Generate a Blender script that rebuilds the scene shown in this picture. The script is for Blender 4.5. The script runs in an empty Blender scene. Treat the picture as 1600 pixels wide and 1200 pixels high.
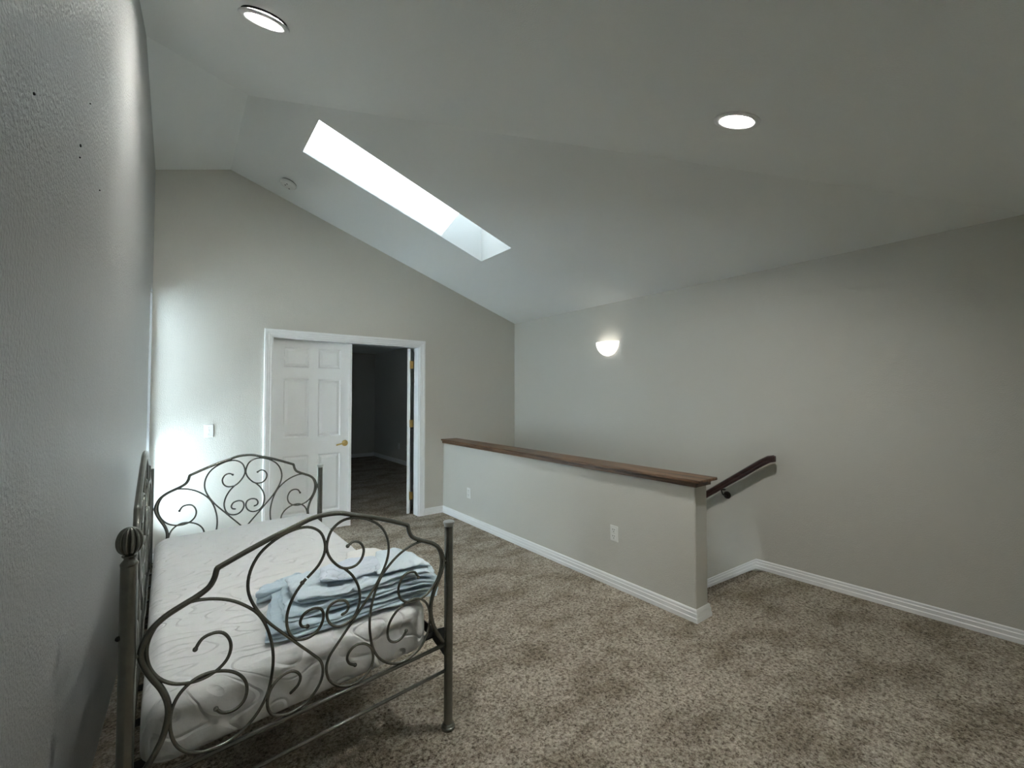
import bpy, bmesh, math, random
from mathutils import Vector, Matrix, noise
from mathutils import geometry as mgeo

random.seed(4)
SC = bpy.context.scene
COL = SC.collection
R = math.radians

# ---------------------------------------------------------------- camera
cam_d = bpy.data.cameras.new('camera')
cam = bpy.data.objects.new('camera', cam_d)
COL.objects.link(cam)
cam_d.sensor_width = 36.0
cam_d.lens = 691.0 / 1600.0 * 36.0
cam_d.clip_start = 0.02
cam.location = (0, 0, 1.42)
cam.rotation_euler = (R(90 + 1.575), 0, -math.atan(522 / 691.0))
SC.camera = cam

# ---------------------------------------------------------------- world, sun, exposure
SC.view_settings.view_transform = 'Standard'
SC.view_settings.look = 'None'
SC.view_settings.gamma = 1
SC.view_settings.use_curve_mapping = False
SC.view_settings.exposure = 2.0
world = bpy.data.worlds.new('daylight')
SC.world = world
world.use_nodes = True
wn = world.node_tree.nodes
wn['Background'].inputs['Color'].default_value = (0.78, 0.92, 1.0, 1)
wn['Background'].inputs['Strength'].default_value = 31.0

sun_d = bpy.data.lights.new('sun', 'SUN')
sun_d.energy = 105.0
sun_d.angle = R(0.6)
sun_d.color = (1.0, 0.97, 0.92)
sun = bpy.data.objects.new('sun', sun_d)
COL.objects.link(sun)
sun.rotation_euler = Vector((-0.76, 0.84, -1.0)).to_track_quat('-Z', 'Y').to_euler()
sun.location = (6, -2, 8)

SC.cycles.max_bounces = 14
SC.cycles.diffuse_bounces = 10
SC.cycles.transparent_max_bounces = 12
SC.cycles.sample_clamp_indirect = 8.0
SC.cycles.use_denoising = True

LAMP_EMIT = 175.0
SCONCE_EMIT = 0.42

# ---------------------------------------------------------------- helpers
def link(o, parent=None):
    COL.objects.link(o)
    if parent is not None:
        o.parent = parent
    return o

def obj(name, bm, m, parent=None, smooth=False, recalc=True):
    if recalc:
        bmesh.ops.recalc_face_normals(bm, faces=bm.faces)
    me = bpy.data.meshes.new(name)
    bm.to_mesh(me)
    bm.free()
    if smooth:
        for p in me.polygons:
            p.use_smooth = True
    ms = m if isinstance(m, (list, tuple)) else [m]
    for k in ms:
        me.materials.append(k)
    return link(bpy.data.objects.new(name, me), parent)

def smooth_angle(o, ang=35):
    me = o.data
    for p in me.polygons:
        p.use_smooth = True
    me.set_sharp_from_angle(angle=R(ang))
    return o

def thing(name, label, cat, loc=(0, 0, 0), rotz=0, group=None):
    o = bpy.data.objects.new(name, None)
    COL.objects.link(o)
    o.empty_display_size = 0.05
    o.location = loc
    o.rotation_euler = (0, 0, rotz)
    return tag(o, label, cat, group)

def tag(o, label, cat, group=None):
    o['label'] = label
    o['category'] = cat
    if group:
        o['group'] = group
    return o

def struct(name, bm, m, smooth=False, recalc=True):
    o = obj(name, bm, m, None, smooth, recalc)
    o['kind'] = 'structure'
    return o

def box(bm, x0, y0, z0, x1, y1, z1, bev=0.0):
    t = bmesh.new()
    v = [t.verts.new((x, y, z)) for x in (x0, x1) for y in (y0, y1) for z in (z0, z1)]
    for f in ((0, 1, 3, 2), (4, 6, 7, 5), (0, 4, 5, 1), (2, 3, 7, 6), (0, 2, 6, 4), (1, 5, 7, 3)):
        t.faces.new([v[i] for i in f])
    bmesh.ops.recalc_face_normals(t, faces=t.faces)
    if bev:
        bmesh.ops.bevel(t, geom=t.edges[:], offset=bev, segments=2, affect='EDGES', profile=0.5)
    me = bpy.data.meshes.new('tmp')
    t.to_mesh(me)
    t.free()
    bm.from_mesh(me)
    bpy.data.meshes.remove(me)

def smooth_path(pts, sub=4):
    P = [Vector(p) for p in pts]
    out = []
    n = len(P)
    for i in range(n - 1):
        p0 = P[max(i - 1, 0)]; p1 = P[i]; p2 = P[i + 1]; p3 = P[min(i + 2, n - 1)]
        for k in range(sub):
            t = k / sub
            out.append(0.5 * ((2 * p1) + (p2 - p0) * t + (2 * p0 - 5 * p1 + 4 * p2 - p3) * t * t
                              + (3 * p1 - p0 - 3 * p2 + p3) * t ** 3))
    out.append(P[-1])
    return out

def tube(bm, pts, r, seg=10, nrm=None, caps=True, radii=None):
    P = [Vector(p) for p in pts]
    n = len(P)
    rings = []
    side = None
    for i in range(n):
        tg = (P[min(i + 1, n - 1)] - P[max(i - 1, 0)]).normalized()
        if nrm is not None:
            a = Vector(nrm).normalized()
            a = (a - tg * a.dot(tg)).normalized()
        else:
            if side is None:
                h = Vector((0, 0, 1)) if abs(tg.z) < 0.9 else Vector((1, 0, 0))
                side = tg.cross(h).normalized()
            side = (side - tg * side.dot(tg)).normalized()
            a = side
        b = tg.cross(a)
        rr = radii[i] if radii else r
        rings.append([bm.verts.new(P[i] + (a * math.cos(2 * math.pi * k / seg) + b * math.sin(2 * math.pi * k / seg)) * rr)
                      for k in range(seg)])
    for i in range(n - 1):
        for k in range(seg):
            bm.faces.new((rings[i][k], rings[i][(k + 1) % seg], rings[i + 1][(k + 1) % seg], rings[i + 1][k]))
    if caps:
        bm.faces.new(rings[0][::-1])
        bm.faces.new(rings[-1])

def lathe(bm, prof, seg=24, M=None, rib=0, ribd=0.0):
    """prof: (r, z) pairs, revolved about z; M moves the result"""
    rings = []
    for (r, z) in prof:
        ring = []
        for k in range(seg):
            a = 2 * math.pi * k / seg
            rr = r * (1 - ribd * (0.5 + 0.5 * math.cos(rib * a)) ** 3) if rib else r
            ring.append(bm.verts.new((rr * math.cos(a), rr * math.sin(a), z)))
        rings.append(ring)
    for i in range(len(rings) - 1):
        for k in range(seg):
            bm.faces.new((rings[i][k], rings[i][(k + 1) % seg], rings[i + 1][(k + 1) % seg], rings[i + 1][k]))
    bm.faces.new(rings[0][::-1])
    bm.faces.new(rings[-1])
    if M is not None:
        vs = [v for ring in rings for v in ring]
        bmesh.ops.transform(bm, matrix=M, verts=vs)

def ball(bm, c, r, seg=12):
    bmesh.ops.create_uvsphere(bm, u_segments=seg, v_segments=max(6, seg // 2), radius=r, matrix=Matrix.Translation(c))

def quad(bm, *pts):
    return bm.faces.new([bm.verts.new(p) for p in pts])

def frame_mat(origin, zdir, xdir):
    z = Vector(zdir).normalized()
    x = Vector(xdir); x = (x - z * x.dot(z)).normalized()
    y = z.cross(x)
    m = Matrix((x, y, z)).transposed().to_4x4()
    return Matrix.Translation(origin) @ m

# ---------------------------------------------------------------- materials
def mat(name, col=(0.5, 0.5, 0.5), rough=0.6, metal=0.0, spec=0.5):
    m = bpy.data.materials.new(name)
    m.use_nodes = True
    b = m.node_tree.nodes['Principled BSDF']
    b.inputs['Base Color'].default_value = (*col, 1)
    b.inputs['Roughness'].default_value = rough
    b.inputs['Metallic'].default_value = metal
    b.inputs['Specular IOR Level'].default_value = spec
    return m, m.node_tree, b

def nnode(nt, typ, **kw):
    n = nt.nodes.new(typ)
    for k, v in kw.items():
        if k in n.inputs:
            n.inputs[k].default_value = v
        else:
            setattr(n, k, v)
    return n

def coords(nt, scale=(1, 1, 1)):
    g = nt.nodes.new('ShaderNodeNewGeometry')
    mp = nt.nodes.new('ShaderNodeMapping')
    mp.inputs['Scale'].default_value = scale
    nt.links.new(g.outputs['Position'], mp.inputs['Vector'])
    return mp.outputs['Vector']

def noise_bump(nt, b, scale, strength, dist, detail=3, vec=None, normal=None):
    v = vec if vec is not None else coords(nt)
    n = nnode(nt, 'ShaderNodeTexNoise', Scale=scale, Detail=detail)
    nt.links.new(v, n.inputs['Vector'])
    bp = nnode(nt, 'ShaderNodeBump', Strength=strength, Distance=dist)
    nt.links.new(n.outputs['Fac'], bp.inputs['Height'])
    if normal is not None:
        nt.links.new(normal, bp.inputs['Normal'])
    nt.links.new(bp.outputs['Normal'], b.inputs['Normal'])
    return bp.outputs['Normal']

def ramp(nt, fac, stops):
    r = nt.nodes.new('ShaderNodeValToRGB')
    e = r.color_ramp.elements
    e[0].position, e[0].color = stops[0][0], (*stops[0][1], 1)
    e[1].position, e[1].color = stops[-1][0], (*stops[-1][1], 1)
    for p, c in stops[1:-1]:
        k = e.new(p); k.color = (*c, 1)
    nt.links.new(fac, r.inputs['Fac'])
    return r.outputs['Color']

def paint(name, col, rough, bump, spec=0.4, sc=170.0):
    m, nt, b = mat(name, col, rough, spec=spec)
    n1 = noise_bump(nt, b, 9.0, 0.25, 0.01, 2)
    noise_bump(nt, b, sc, bump, 0.004, 3, normal=n1)
    return m

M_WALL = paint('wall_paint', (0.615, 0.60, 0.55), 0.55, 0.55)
M_WALL_SHADED_SHEEN = paint('wall_paint_left_shaded', (0.30, 0.299, 0.29), 0.36, 1.0, 0.6, 115.0)  # same wall paint greyed down: the left wall's shade is in the colour
M_CEIL = paint('ceiling_paint', (0.87, 0.89, 0.875), 0.75, 0.45, 0.3)
M_SHAFT = paint('shaft_paint', (0.80, 0.80, 0.79), 0.8, 0.3, 0.2)
M_TRIM, _, _ = mat('white_trim', (0.88, 0.885, 0.885), 0.38)
M_DOOR, nt, b = mat('door_paint', (0.86, 0.87, 0.87), 0.42)
noise_bump(nt, b, 60, 0.12, 0.002, 4, coords(nt, (3, 3, 0.3)))
M_PLASTIC, _, _ = mat('white_plastic', (0.82, 0.82, 0.79), 0.35)
M_SLOT, _, _ = mat('dark_slot', (0.03, 0.03, 0.03), 0.6)
M_BRASS, _, _ = mat('brass', (0.62, 0.44, 0.16), 0.28, 1.0)
M_BRONZE, _, _ = mat('dark_bronze', (0.03, 0.025, 0.02), 0.4, 0.7)

# brushed grey green metal of the bed
M_METAL, nt, b = mat('pewter_metal', (0.20, 0.20, 0.175), 0.27, 0.75)
n = nnode(nt, 'ShaderNodeTexNoise', Scale=30.0, Detail=5.0)
nt.links.new(coords(nt), n.inputs['Vector'])
nt.links.new(ramp(nt, n.outputs['Fac'], [(0.3, (0.155, 0.157, 0.138)), (0.7, (0.21, 0.212, 0.188))]), b.inputs['Base Color'])
M_METAL_LIGHT, _, _ = mat('light_metal', (0.45, 0.46, 0.46), 0.3, 0.8)
M_DARKMETAL, _, _ = mat('black_iron', (0.02, 0.02, 0.02), 0.5, 0.6)

# carpet
M_CARPET, nt, b = mat('carpet', (0.3, 0.26, 0.2), 0.97, spec=0.1)
v = coords(nt)
vd = nnode(nt, 'ShaderNodeTexNoise', Scale=60.0, Detail=2.0)
nt.links.new(v, vd.inputs['Vector'])
mixv = nnode(nt, 'ShaderNodeVectorMath', operation='MULTIPLY_ADD')
mixv.inputs[1].default_value = (0.012, 0.012, 0.012)
nt.links.new(vd.outputs['Color'], mixv.inputs[0]); nt.links.new(v, mixv.inputs[2])
vor = nnode(nt, 'ShaderNodeTexVoronoi', Scale=130.0)
nt.links.new(mixv.outputs[0], vor.inputs['Vector'])
nz = nnode(nt, 'ShaderNodeTexNoise', Scale=80.0, Detail=4.0, Roughness=0.7)
nt.links.new(mixv.outputs[0], nz.inputs['Vector'])
tuft = ramp(nt, nz.outputs['Fac'], [(0.34, (0.100, 0.078, 0.058)), (0.49, (0.365, 0.315, 0.258)), (0.66, (0.62, 0.555, 0.47))])
lo = nnode(nt, 'ShaderNodeTexNoise', Scale=2.6, Detail=3.0, Roughness=0.6)
nt.links.new(coords(nt, (1.0, 1.7, 1.0)), lo.inputs['Vector'])
lay = ramp(nt, lo.outputs['Fac'], [(0.36, (0.66, 0.63, 0.58)), (0.56, (1.02, 1.01, 1.0))])
mx = nnode(nt, 'ShaderNodeMix', data_type='RGBA', blend_type='MULTIPLY')
mx.inputs[0].default_value = 1.0
nt.links.new(tuft, mx.inputs[6]); nt.links.new(lay, mx.inputs[7])
nt.links.new(mx.outputs[2], b.inputs['Base Color'])
bp1 = nnode(nt, 'ShaderNodeBump', Strength=0.5, Distance=0.02)
nt.links.new(lo.outputs['Fac'], bp1.inputs['Height'])
bp2 = nnode(nt, 'ShaderNodeBump', Strength=0.85, Distance=0.012)
nt.links.new(nz.outputs['Fac'], bp2.inputs['Height'])
nt.links.new(bp1.outputs['Normal'], bp2.inputs['Normal'])
bp3 = nnode(nt, 'ShaderNodeBump', Strength=0.5, Distance=0.006, invert=True)
nt.links.new(vor.outputs['Distance'], bp3.inputs['Height'])
nt.links.new(bp2.outputs['Normal'], bp3.inputs['Normal'])
nt.links.new(bp3.outputs['Normal'], b.inputs['Normal'])

# stained oak: grain runs along Y
def wood(name, dark, mid, rough=0.42, scale=(22, 1.6, 22)):
    m, nt, b = mat(name, mid, rough)
    v = coords(nt, scale)
    n1 = nnode(nt, 'ShaderNodeTexNoise', Scale=1.6, Detail=6.0, Roughness=0.65, Distortion=0.6)
    nt.links.new(v, n1.inputs['Vector'])
    nt.links.new(ramp(nt, n1.outputs['Fac'], [(0.36, dark), (0.62, mid)]), b.inputs['Base Color'])
    bp = nnode(nt, 'ShaderNodeBump', Strength=0.25, Distance=0.003)
    nt.links.new(n1.outputs['Fac'], bp.inputs['Height'])
    nt.links.new(bp.outputs['Normal'], b.inputs['Normal'])
    return m
M_OAK = wood('oak_cap', (0.045, 0.022, 0.012), (0.20, 0.108, 0.055))
M_RAILWOOD = wood('dark_rail_wood', (0.018, 0.007, 0.006), (0.055, 0.022, 0.018), 0.35)

# quilted mattress ticking: winding stitched channels
def quilt(name, col, sc, strength, dist):
    m, nt, b = mat(name, col, 0.85, spec=0.2)
    v = coords(nt, (0.55, 1.15, 0.8))
    n1 = nnode(nt, 'ShaderNodeTexNoise', Scale=sc, Detail=0.3, Distortion=0.35)
    nt.links.new(v, n1.inputs['Vector'])
    mu = nnode(nt, 'ShaderNodeMath', operation='MULTIPLY'); mu.inputs[1].default_value = 17.0
    nt.links.new(n1.outputs['Fac'], mu.inputs[0])
    si = nnode(nt, 'ShaderNodeMath', operation='SINE'); nt.links.new(mu.outputs[0], si.inputs[0])
    ab = nnode(nt, 'ShaderNodeMath', operation='ABSOLUTE'); nt.links.new(si.outputs[0], ab.inputs[0])
    pw = nnode(nt, 'ShaderNodeMath', operation='MULTIPLY', use_clamp=True); pw.inputs[1].default_value = 2.4
    nt.links.new(ab.outputs[0], pw.inputs[0])
    bp = nnode(nt, 'ShaderNodeBump', Strength=strength, Distance=dist)
    nt.links.new(pw.outputs[0], bp.inputs['Height'])
    n2 = nnode(nt, 'ShaderNodeTexNoise', Scale=14.0, Detail=4.0)
    nt.links.new(coords(nt, (1, 2.4, 1)), n2.inputs['Vector'])
    bp2 = nnode(nt, 'ShaderNodeBump', Strength=0.5, Distance=0.012)
    nt.links.new(n2.outputs['Fac'], bp2.inputs['Height'])
    nt.links.new(bp.outputs['Normal'], bp2.inputs['Normal'])
    nt.links.new(bp2.outputs['Normal'], b.inputs['Normal'])
    return m
M_MATTRESS = quilt('quilted_ticking', (0.70, 0.70, 0.70), 8.8, 0.55, 0.009)
M_QUILT_BLUE = quilt('quilted_blue', (0.66, 0.72, 0.80), 22.0, 0.6, 0.006)

def cloth(name, col, bump=0.5):
    m, nt, b = mat(name, col, 0.9, spec=0.15)
    b.inputs['Sheen Weight'].default_value = 0.15
    noise_bump(nt, b, 26, bump, 0.012, 5, coords(nt, (1, 1, 2.5)))
    return m
M_BLUE = cloth('pale_blue_cotton', (0.62, 0.71, 0.775), 0.75)
M_BLUE2 = cloth('blue_cotton', (0.51, 0.62, 0.70), 0.75)
M_BLUE3 = cloth('light_blue_cotton', (0.66, 0.745, 0.80), 0.3)
M_WHITECLOTH = cloth('white_cotton', (0.78, 0.77, 0.75), 0.3)

def emis(name, col, s):
    m = bpy.data.materials.new(name)
    m.use_nodes = True
    nt = m.node_tree
    b = nt.nodes['Principled BSDF']
    b.inputs['Base Color'].default_value = (0.8, 0.8, 0.78, 1)
    b.inputs['Roughness'].default_value = 0.4
    b.inputs['Emission Color'].default_value = (*col, 1)
    b.inputs['Emission Strength'].default_value = s
    return m
M_LAMP = emis('lamp_lens', (0.985, 1.0, 0.95), LAMP_EMIT)
M_SCONCE = emis('sconce_glass', (1.0, 0.97, 0.92), SCONCE_EMIT)
M_BULB = emis('sconce_bulb', (1.0, 0.93, 0.82), SCONCE_EMIT * 2.5)

def glass(name, tint):
    m = bpy.data.materials.new(name)
    m.use_nodes = True
    nt = m.node_tree
    nt.nodes.clear()
    out = nt.nodes.new('ShaderNodeOutputMaterial')
    tr = nt.nodes.new('ShaderNodeBsdfTransparent'); tr.inputs['Color'].default_value = (*tint, 1)
    gl = nt.nodes.new('ShaderNodeBsdfGlossy'); gl.inputs['Roughness'].default_value = 0.02
    fr = nt.nodes.new('ShaderNodeFresnel'); fr.inputs['IOR'].default_value = 1.35
    mx = nt.nodes.new('ShaderNodeMixShader')
    nt.links.new(fr.outputs[0], mx.inputs[0]); nt.links.new(tr.outputs[0], mx.inputs[1]); nt.links.new(gl.outputs[0], mx.inputs[2])
    nt.links.new(mx.outputs[0], out.inputs['Surface'])
    return m
M_GLASS = glass('window_glass', (0.55, 0.57, 0.58))
M_DIMTOPGLASS = glass('dimmed_top_glass', (0.30, 0.31, 0.315))  # clear pane darkened to weaken the upper daylight on the far wall
M_FILLGLASS = glass('fill_window_glass', (0.16, 0.165, 0.17))  # pane of the added far room window
M_SKYGLASS = glass('tinted_skylight_glass', (0.185, 0.198, 0.205))

# ---------------------------------------------------------------- room geometry
YB = 4.873            # face of the far wall
YN = -0.60            # wall behind the camera
ZW = 2.43             # height of the right wall
def XR(Y, z):         # right wall, leaning very slightly outwards at the foot
    return 3.726 + 0.036 * (YB - Y) * (1 - max(0, min(1, z / ZW)))
def XL(Y, z):         # left wall
    return -0.186 + (YB - Y) * (-0.021 + 0.0302 * min(z, 3.38) / 3.38)
def ZR(X): return 3.552 - 0.3342 * (X - 0.36)          # long right slope
def ZLs(X): return 3.552 - 0.3150 * (0.36 - X)         # short left slope
def ZN(Y): return 3.552 + 0.3335 * (Y - 3.586)         # near hip slope
HX0, HX1, HY0, HY1 = 0.78, 2.515, 3.34, 3.862          # skylight hole in plan
AX, AY = 0.36, 3.586                                    # top of the hip
# hip / wall meeting points
def bis(f, a, b):
    for _ in range(60):
        m = (a + b) / 2
        if (f(a) > 0) == (f(m) > 0): a = m
        else: b = m
    return (a + b) / 2
BX = 3.726
BY = (ZR(BX) - 3.552) / 0.3335 + 3.586
ZLW = ZLs(-0.17)
LY = (ZLW - 3.552) / 0.3335 + 3.586

def tri_fill(bm, outer, holes, zf):
    loops = [[Vector((x, y, 0)) for x, y in outer]] + [[Vector((x, y, 0)) for x, y in h] for h in holes]
    flat = [p for l in loops for p in l]
    vs = [bm.verts.new((p.x, p.y, zf(p.x, p.y))) for p in flat]
    for t in mgeo.tessellate_polygon(loops):
        try:
            bm.faces.new([vs[i] for i in t])
        except ValueError:
            pass

TOP = YN + 0.05  # where the near slope ends in a flat hall ceiling
bm = bmesh.new()
tri_fill(bm, [(AX, AY), (BX, BY), (3.95, BY), (3.95, YB), (AX, YB)],
         [[(HX0, HY0), (HX1, HY0), (HX1, HY1), (HX0, HY1)]], lambda x, y: ZR(x))
tri_fill(bm, [(AX, AY), (AX, YB), (-0.35, YB), (-0.35, LY - 0.0), (-0.17, LY)], [], lambda x, y: ZLs(x))
CANS = [(0.276, 2.170), (2.017, 0.965)]
CANR = 0.088
def can_hole(x, y):
    k = math.cos(math.atan(0.3335))
    return [(x + CANR * math.cos(2 * math.pi * i / 32), y + k * CANR * math.sin(2 * math.pi * i / 32)) for i in range(32)]
tri_fill(bm, [(AX, AY), (-0.17, LY), (-0.35, LY), (-0.35, TOP), (BX + 0.25, TOP), (BX, BY)], [can_hole(*c) for c in CANS], lambda x, y: ZN(y))
quad(bm, (-0.35, TOP, ZN(TOP)), (-0.35, YN, ZN(TOP)), (3.99, YN, ZN(TOP)), (3.99, TOP, ZN(TOP)))
bmesh.ops.remove_doubles(bm, verts=bm.verts, dist=0.0005)
struct('ceiling', bm, M_CEIL, recalc=True)

# floor: main room and doorway, with the stair well cut away
HWX0, HWX1, HWY = 2.622, 2.765, 1.550
STY = 1.667
bm = bmesh.new()
tri_fill(bm, [(-0.45, YN), (4.1, YN), (4.1, STY), (HWX1 - 0.02, STY), (HWX1 - 0.02, YB + 0.02), (-0.45, YB + 0.02)], [], lambda x, y: 0)
struct('floor', bm, M_CARPET)

# far wall with the double doorway; runs down into the stair well
DX0, DX1, DZ = 0.730, 2.300, 2.013
WT = 0.125
bm = bmesh.new()
def gable_z(x): return ZLs(x) if x < AX else ZR(x)
def wall_patch(bm, y, xs_pairs):
    for poly in xs_pairs:
        vs = [bm.verts.new((x, y, z)) for x, z in poly]
        bm.faces.new(vs)
e = 0.02
xl, xr = -0.20, 3.76
for y in (YB, YB + WT):
    wall_patch(bm, y, [
        [(xl, -0.1), (DX0, -0.1), (DX0, DZ), (DX0, gable_z(DX0) + e), (AX, gable_z(AX) + e), (xl, gable_z(xl) + e)],
        [(DX0, DZ), (DX1, DZ), (DX1, gable_z(DX1) + e), (DX0, gable_z(DX0) + e)],
        [(DX1, -2.9), (xr, -2.9), (xr, gable_z(xr) + e), (DX1, gable_z(DX1) + e)]])
quad(bm, (DX0, YB, -0.1), (DX0, YB + WT, -0.1), (DX0, YB + WT, DZ), (DX0, YB, DZ))
quad(bm, (DX1, YB, -0.1), (DX1, YB + WT, -0.1), (DX1, YB + WT, DZ), (DX1, YB, DZ))
quad(bm, (DX0, YB, DZ), (DX0, YB + WT, DZ), (DX1, YB + WT, DZ), (DX1, YB, DZ))
struct('wall_back', bm, M_WALL, recalc=False)

# left wall with the narrow window beside the far corner
WY0, WY1, WZ0, WZ1 = 4.50, 4.845, 0.30, 2.31
def lw_grid(bm, ys, zs, skip, f, flip=False):
    V = {}
    for y in ys:
        for z in zs:
            V[(y, z)] = bm.verts.new((f(y, z), y, z))
    for i in range(len(ys) - 1):
        for j in range(len(zs) - 1):
            if skip and skip(ys[i], ys[i + 1], zs[j], zs[j + 1]):
                continue
            bm.faces.new((V[(ys[i], zs[j])], V[(ys[i + 1], zs[j])], V[(ys[i + 1], zs[j + 1])], V[(ys[i], zs[j + 1])]))
bm = bmesh.new()
ys = [YN, 0.2, 0.9, 1.5, 2.1, 2.7, 3.3, 3.9, WY0, WY1, YB]
zs = [-0.1, WZ0, 0.7, 1.2, 1.8, WZ1, 2.8, 3.2, 3.38, 3.46]
inwin = lambda a, b_, c, d: a >= WY0 - 1e-4 and b_ <= WY1 + 1e-4 and c >= WZ0 - 1e-4 and d <= WZ1 + 1e-4
lw_grid(bm, ys, zs, inwin, XL)
xw = XL(WY0, 1.4)
RD = 0.13
for (y0, z0, y1, z1) in ((WY0, WZ0, WY0, WZ1), (WY1, WZ0, WY1, WZ1), (WY0, WZ0, WY1, WZ0), (WY0, WZ1, WY1, WZ1)):
    quad(bm, (XL(y0, z0), y0, z0), (XL(y1, z1), y1, z1), (xw - RD, y1, z1), (xw - RD, y0, z0))
bmesh.ops.remove_doubles(bm, verts=bm.verts, dist=0.0004)
struct('wall_left', bm, M_WALL_SHADED_SHEEN, recalc=False)

bm = bmesh.new()
fx = xw - RD
t = 0.03
for a in ((WY0, 1.045, WY1, 1.095), (WY0 - t, WZ0 - t, WY1 + t, WZ0 + t), (WY0 - t, WZ1 - t, WY1 + t, WZ1 + t), (WY0 - t, WZ0, WY0 + t, WZ1), (WY1 - t, WZ0, WY1 + t, WZ1)):
    box(bm, fx - 0.05, a[0], a[1], fx, a[2], a[3])
w1 = struct('window_1', bm, M_TRIM)
bm = bmesh.new(); box(bm, fx - 0.03, WY0, WZ0, fx - 0.024, WY1, 1.05); obj('window_pane', bm, M_GLASS, w1)
bm = bmesh.new(); box(bm, fx - 0.03, WY0, 1.09, fx - 0.024, WY1, WZ1); obj('window_pane', bm, M_DIMTOPGLASS, w1)

# right wall, continuing down beside the stairs
bm = bmesh.new()
lw_grid(bm, [YN + (YB - YN) * k / 14 for k in range(15)], [-2.9, -1.0, 0, 0.6, 1.2, 1.8, 2.43, 2.47], None, XR)
struct('wall_right', bm, M_WALL, recalc=False)
bm = bmesh.new()
quad(bm, (-0.5, YN, -0.1), (4.1, YN, -0.1), (4.1, YN, 2.6), (-0.5, YN, 2.6))
struct('wall_front', bm, M_WALL, recalc=False)

# half wall beside the stairs
bm = bmesh.new()
box(bm, HWX0, HWY, 0, HWX1, YB + 0.01, 0.845, 0)
es = [ed for ed in bm.edges if abs(ed.verts[0].co.y - HWY) < 1e-5 and abs(ed.verts[1].co.y - HWY) < 1e-5 and abs(ed.verts[0].co.z - ed.verts[1].co.z) > 0.5]
bmesh.ops.bevel(bm, geom=es, offset=0.012, segments=4, affect='EDGES', profile=0.5)
smooth_angle(struct('wall_stair', bm, M_WALL), 40)
bm = bmesh.new()
quad(bm, (HWX1, STY, -2.9), (HWX1, YB, -2.9), (HWX1, YB, 0.05), (HWX1, STY, 0.05))
quad(bm, (HWX1 - 0.02, STY + 0.02, -2.9), (4.1, STY + 0.02, -2.9), (4.1, STY + 0.02, -0.25), (HWX1 - 0.02, STY + 0.02, -0.25))
quad(bm, (HWX1, STY, -2.9), (4.1, STY, -2.9), (4.1, YB, -2.9), (HWX1, YB, -2.9))
struct('wall_stairwell', bm, M_WALL, recalc=False)

# carpeted stairs going down towards the far wall
bm = bmesh.new()
def stair_profile():
    P = []
    y, z = STY - 0.05, 0.0
    P.append((y, 0.0))
    y = STY
    for s in range(12):
        for a in (90, 45, 0, -45, -80):
            P.append((y - 0.022 + 0.022 * math.cos(R(a)), z - 0.022 + 0.022 * math.sin(R(a))))
        P.append((y - 0.024, z - 0.06))
        z -= 0.165 if s == 0 else 0.188
        P.append((y - 0.024, z))
        y += 0.262
    return P
P = stair_profile()
x0, x1 = HWX1 + 0.001, 3.93
va = [bm.verts.new((x0, y, z + 0.001)) for y, z in P]
vb = [bm.verts.new((x1, y, z + 0.001)) for y, z in P]
for i in range(len(P) - 1):
    bm.faces.new((va[i], vb[i], vb[i + 1], va[i + 1]))
# carpet turned up against the right wall under the sloping baseboard
prev = None
for k in range(25):
    y = STY - 0.02 + (YB - STY) * k / 24
    zt = -max(0.0, y - 1.730) * 0.188 / 0.262 + 0.004
    cur = [bm.verts.new((XR(y, zt) - 0.010, y, zt)), bm.verts.new((XR(y, zt) - 0.014, y, zt - 0.40))]
    if prev:
        bm.faces.new((prev[0], cur[0], cur[1], prev[1]))
    prev = cur
smooth_angle(struct('floor_stairs', bm, M_CARPET, recalc=False), 50)

# baseboards: stepped profile swept along a path of wall points with outward direction
BPROF = [(0, 0), (0.016, 0), (0.016, 0.026), (0.0125, 0.031), (0.0125, 0.053), (0.009, 0.058), (0.009, 0.072), (0.005, 0.079), (0, 0.080)]
def baseboard(bm, pts, outs, prof=BPROF, s=1.0):
    rings = []
    for p, o in zip(pts, outs):
        rings.append([bm.verts.new((p[0] + o[0] * a * s, p[1] + o[1] * a * s, p[2] + h * s)) for a, h in prof])
    for i in range(len(rings) - 1):
        for k in range(len(prof) - 1):
            bm.faces.new((rings[i][k], rings[i][k + 1], rings[i + 1][k + 1], rings[i + 1][k]))
    bm.faces.new(rings[0]); bm.faces.new(rings[-1][::-1])
bm = bmesh.new()
baseboard(bm, [(HWX1, 1.66, 0), (HWX1, HWY, 0), (HWX0, HWY, 0), (HWX0, YB, 0)], [(1, 0), (1, -1), (-1, -1), (-1, 0)])
struct('baseboard_stair', bm, M_TRIM)
bm = bmesh.new()
baseboard(bm, [(2.365, YB, 0), (HWX0 - 0.002, YB, 0)], [(0, -1), (0, -1)])
baseboard(bm, [(-0.19, YB, 0), (0.664, YB, 0)], [(0, -1), (0, -1)])
struct('baseboard_back', bm, M_TRIM)
bm = bmesh.new()
ybd = [YN, 0.2, 1.0, 1.730]
pts = [(XR(y, 0), y, 0.0) for y in ybd]
sl = 0.188 / 0.262
for y in (2.4, 3.2, 4.0, YB):
    pts.append((XR(y, -0.5), y, -(y - 1.730) * sl))
baseboard(bm, pts, [(-1, 0)] * len(pts))
struct('baseboard_right', bm, M_TRIM)

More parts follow.
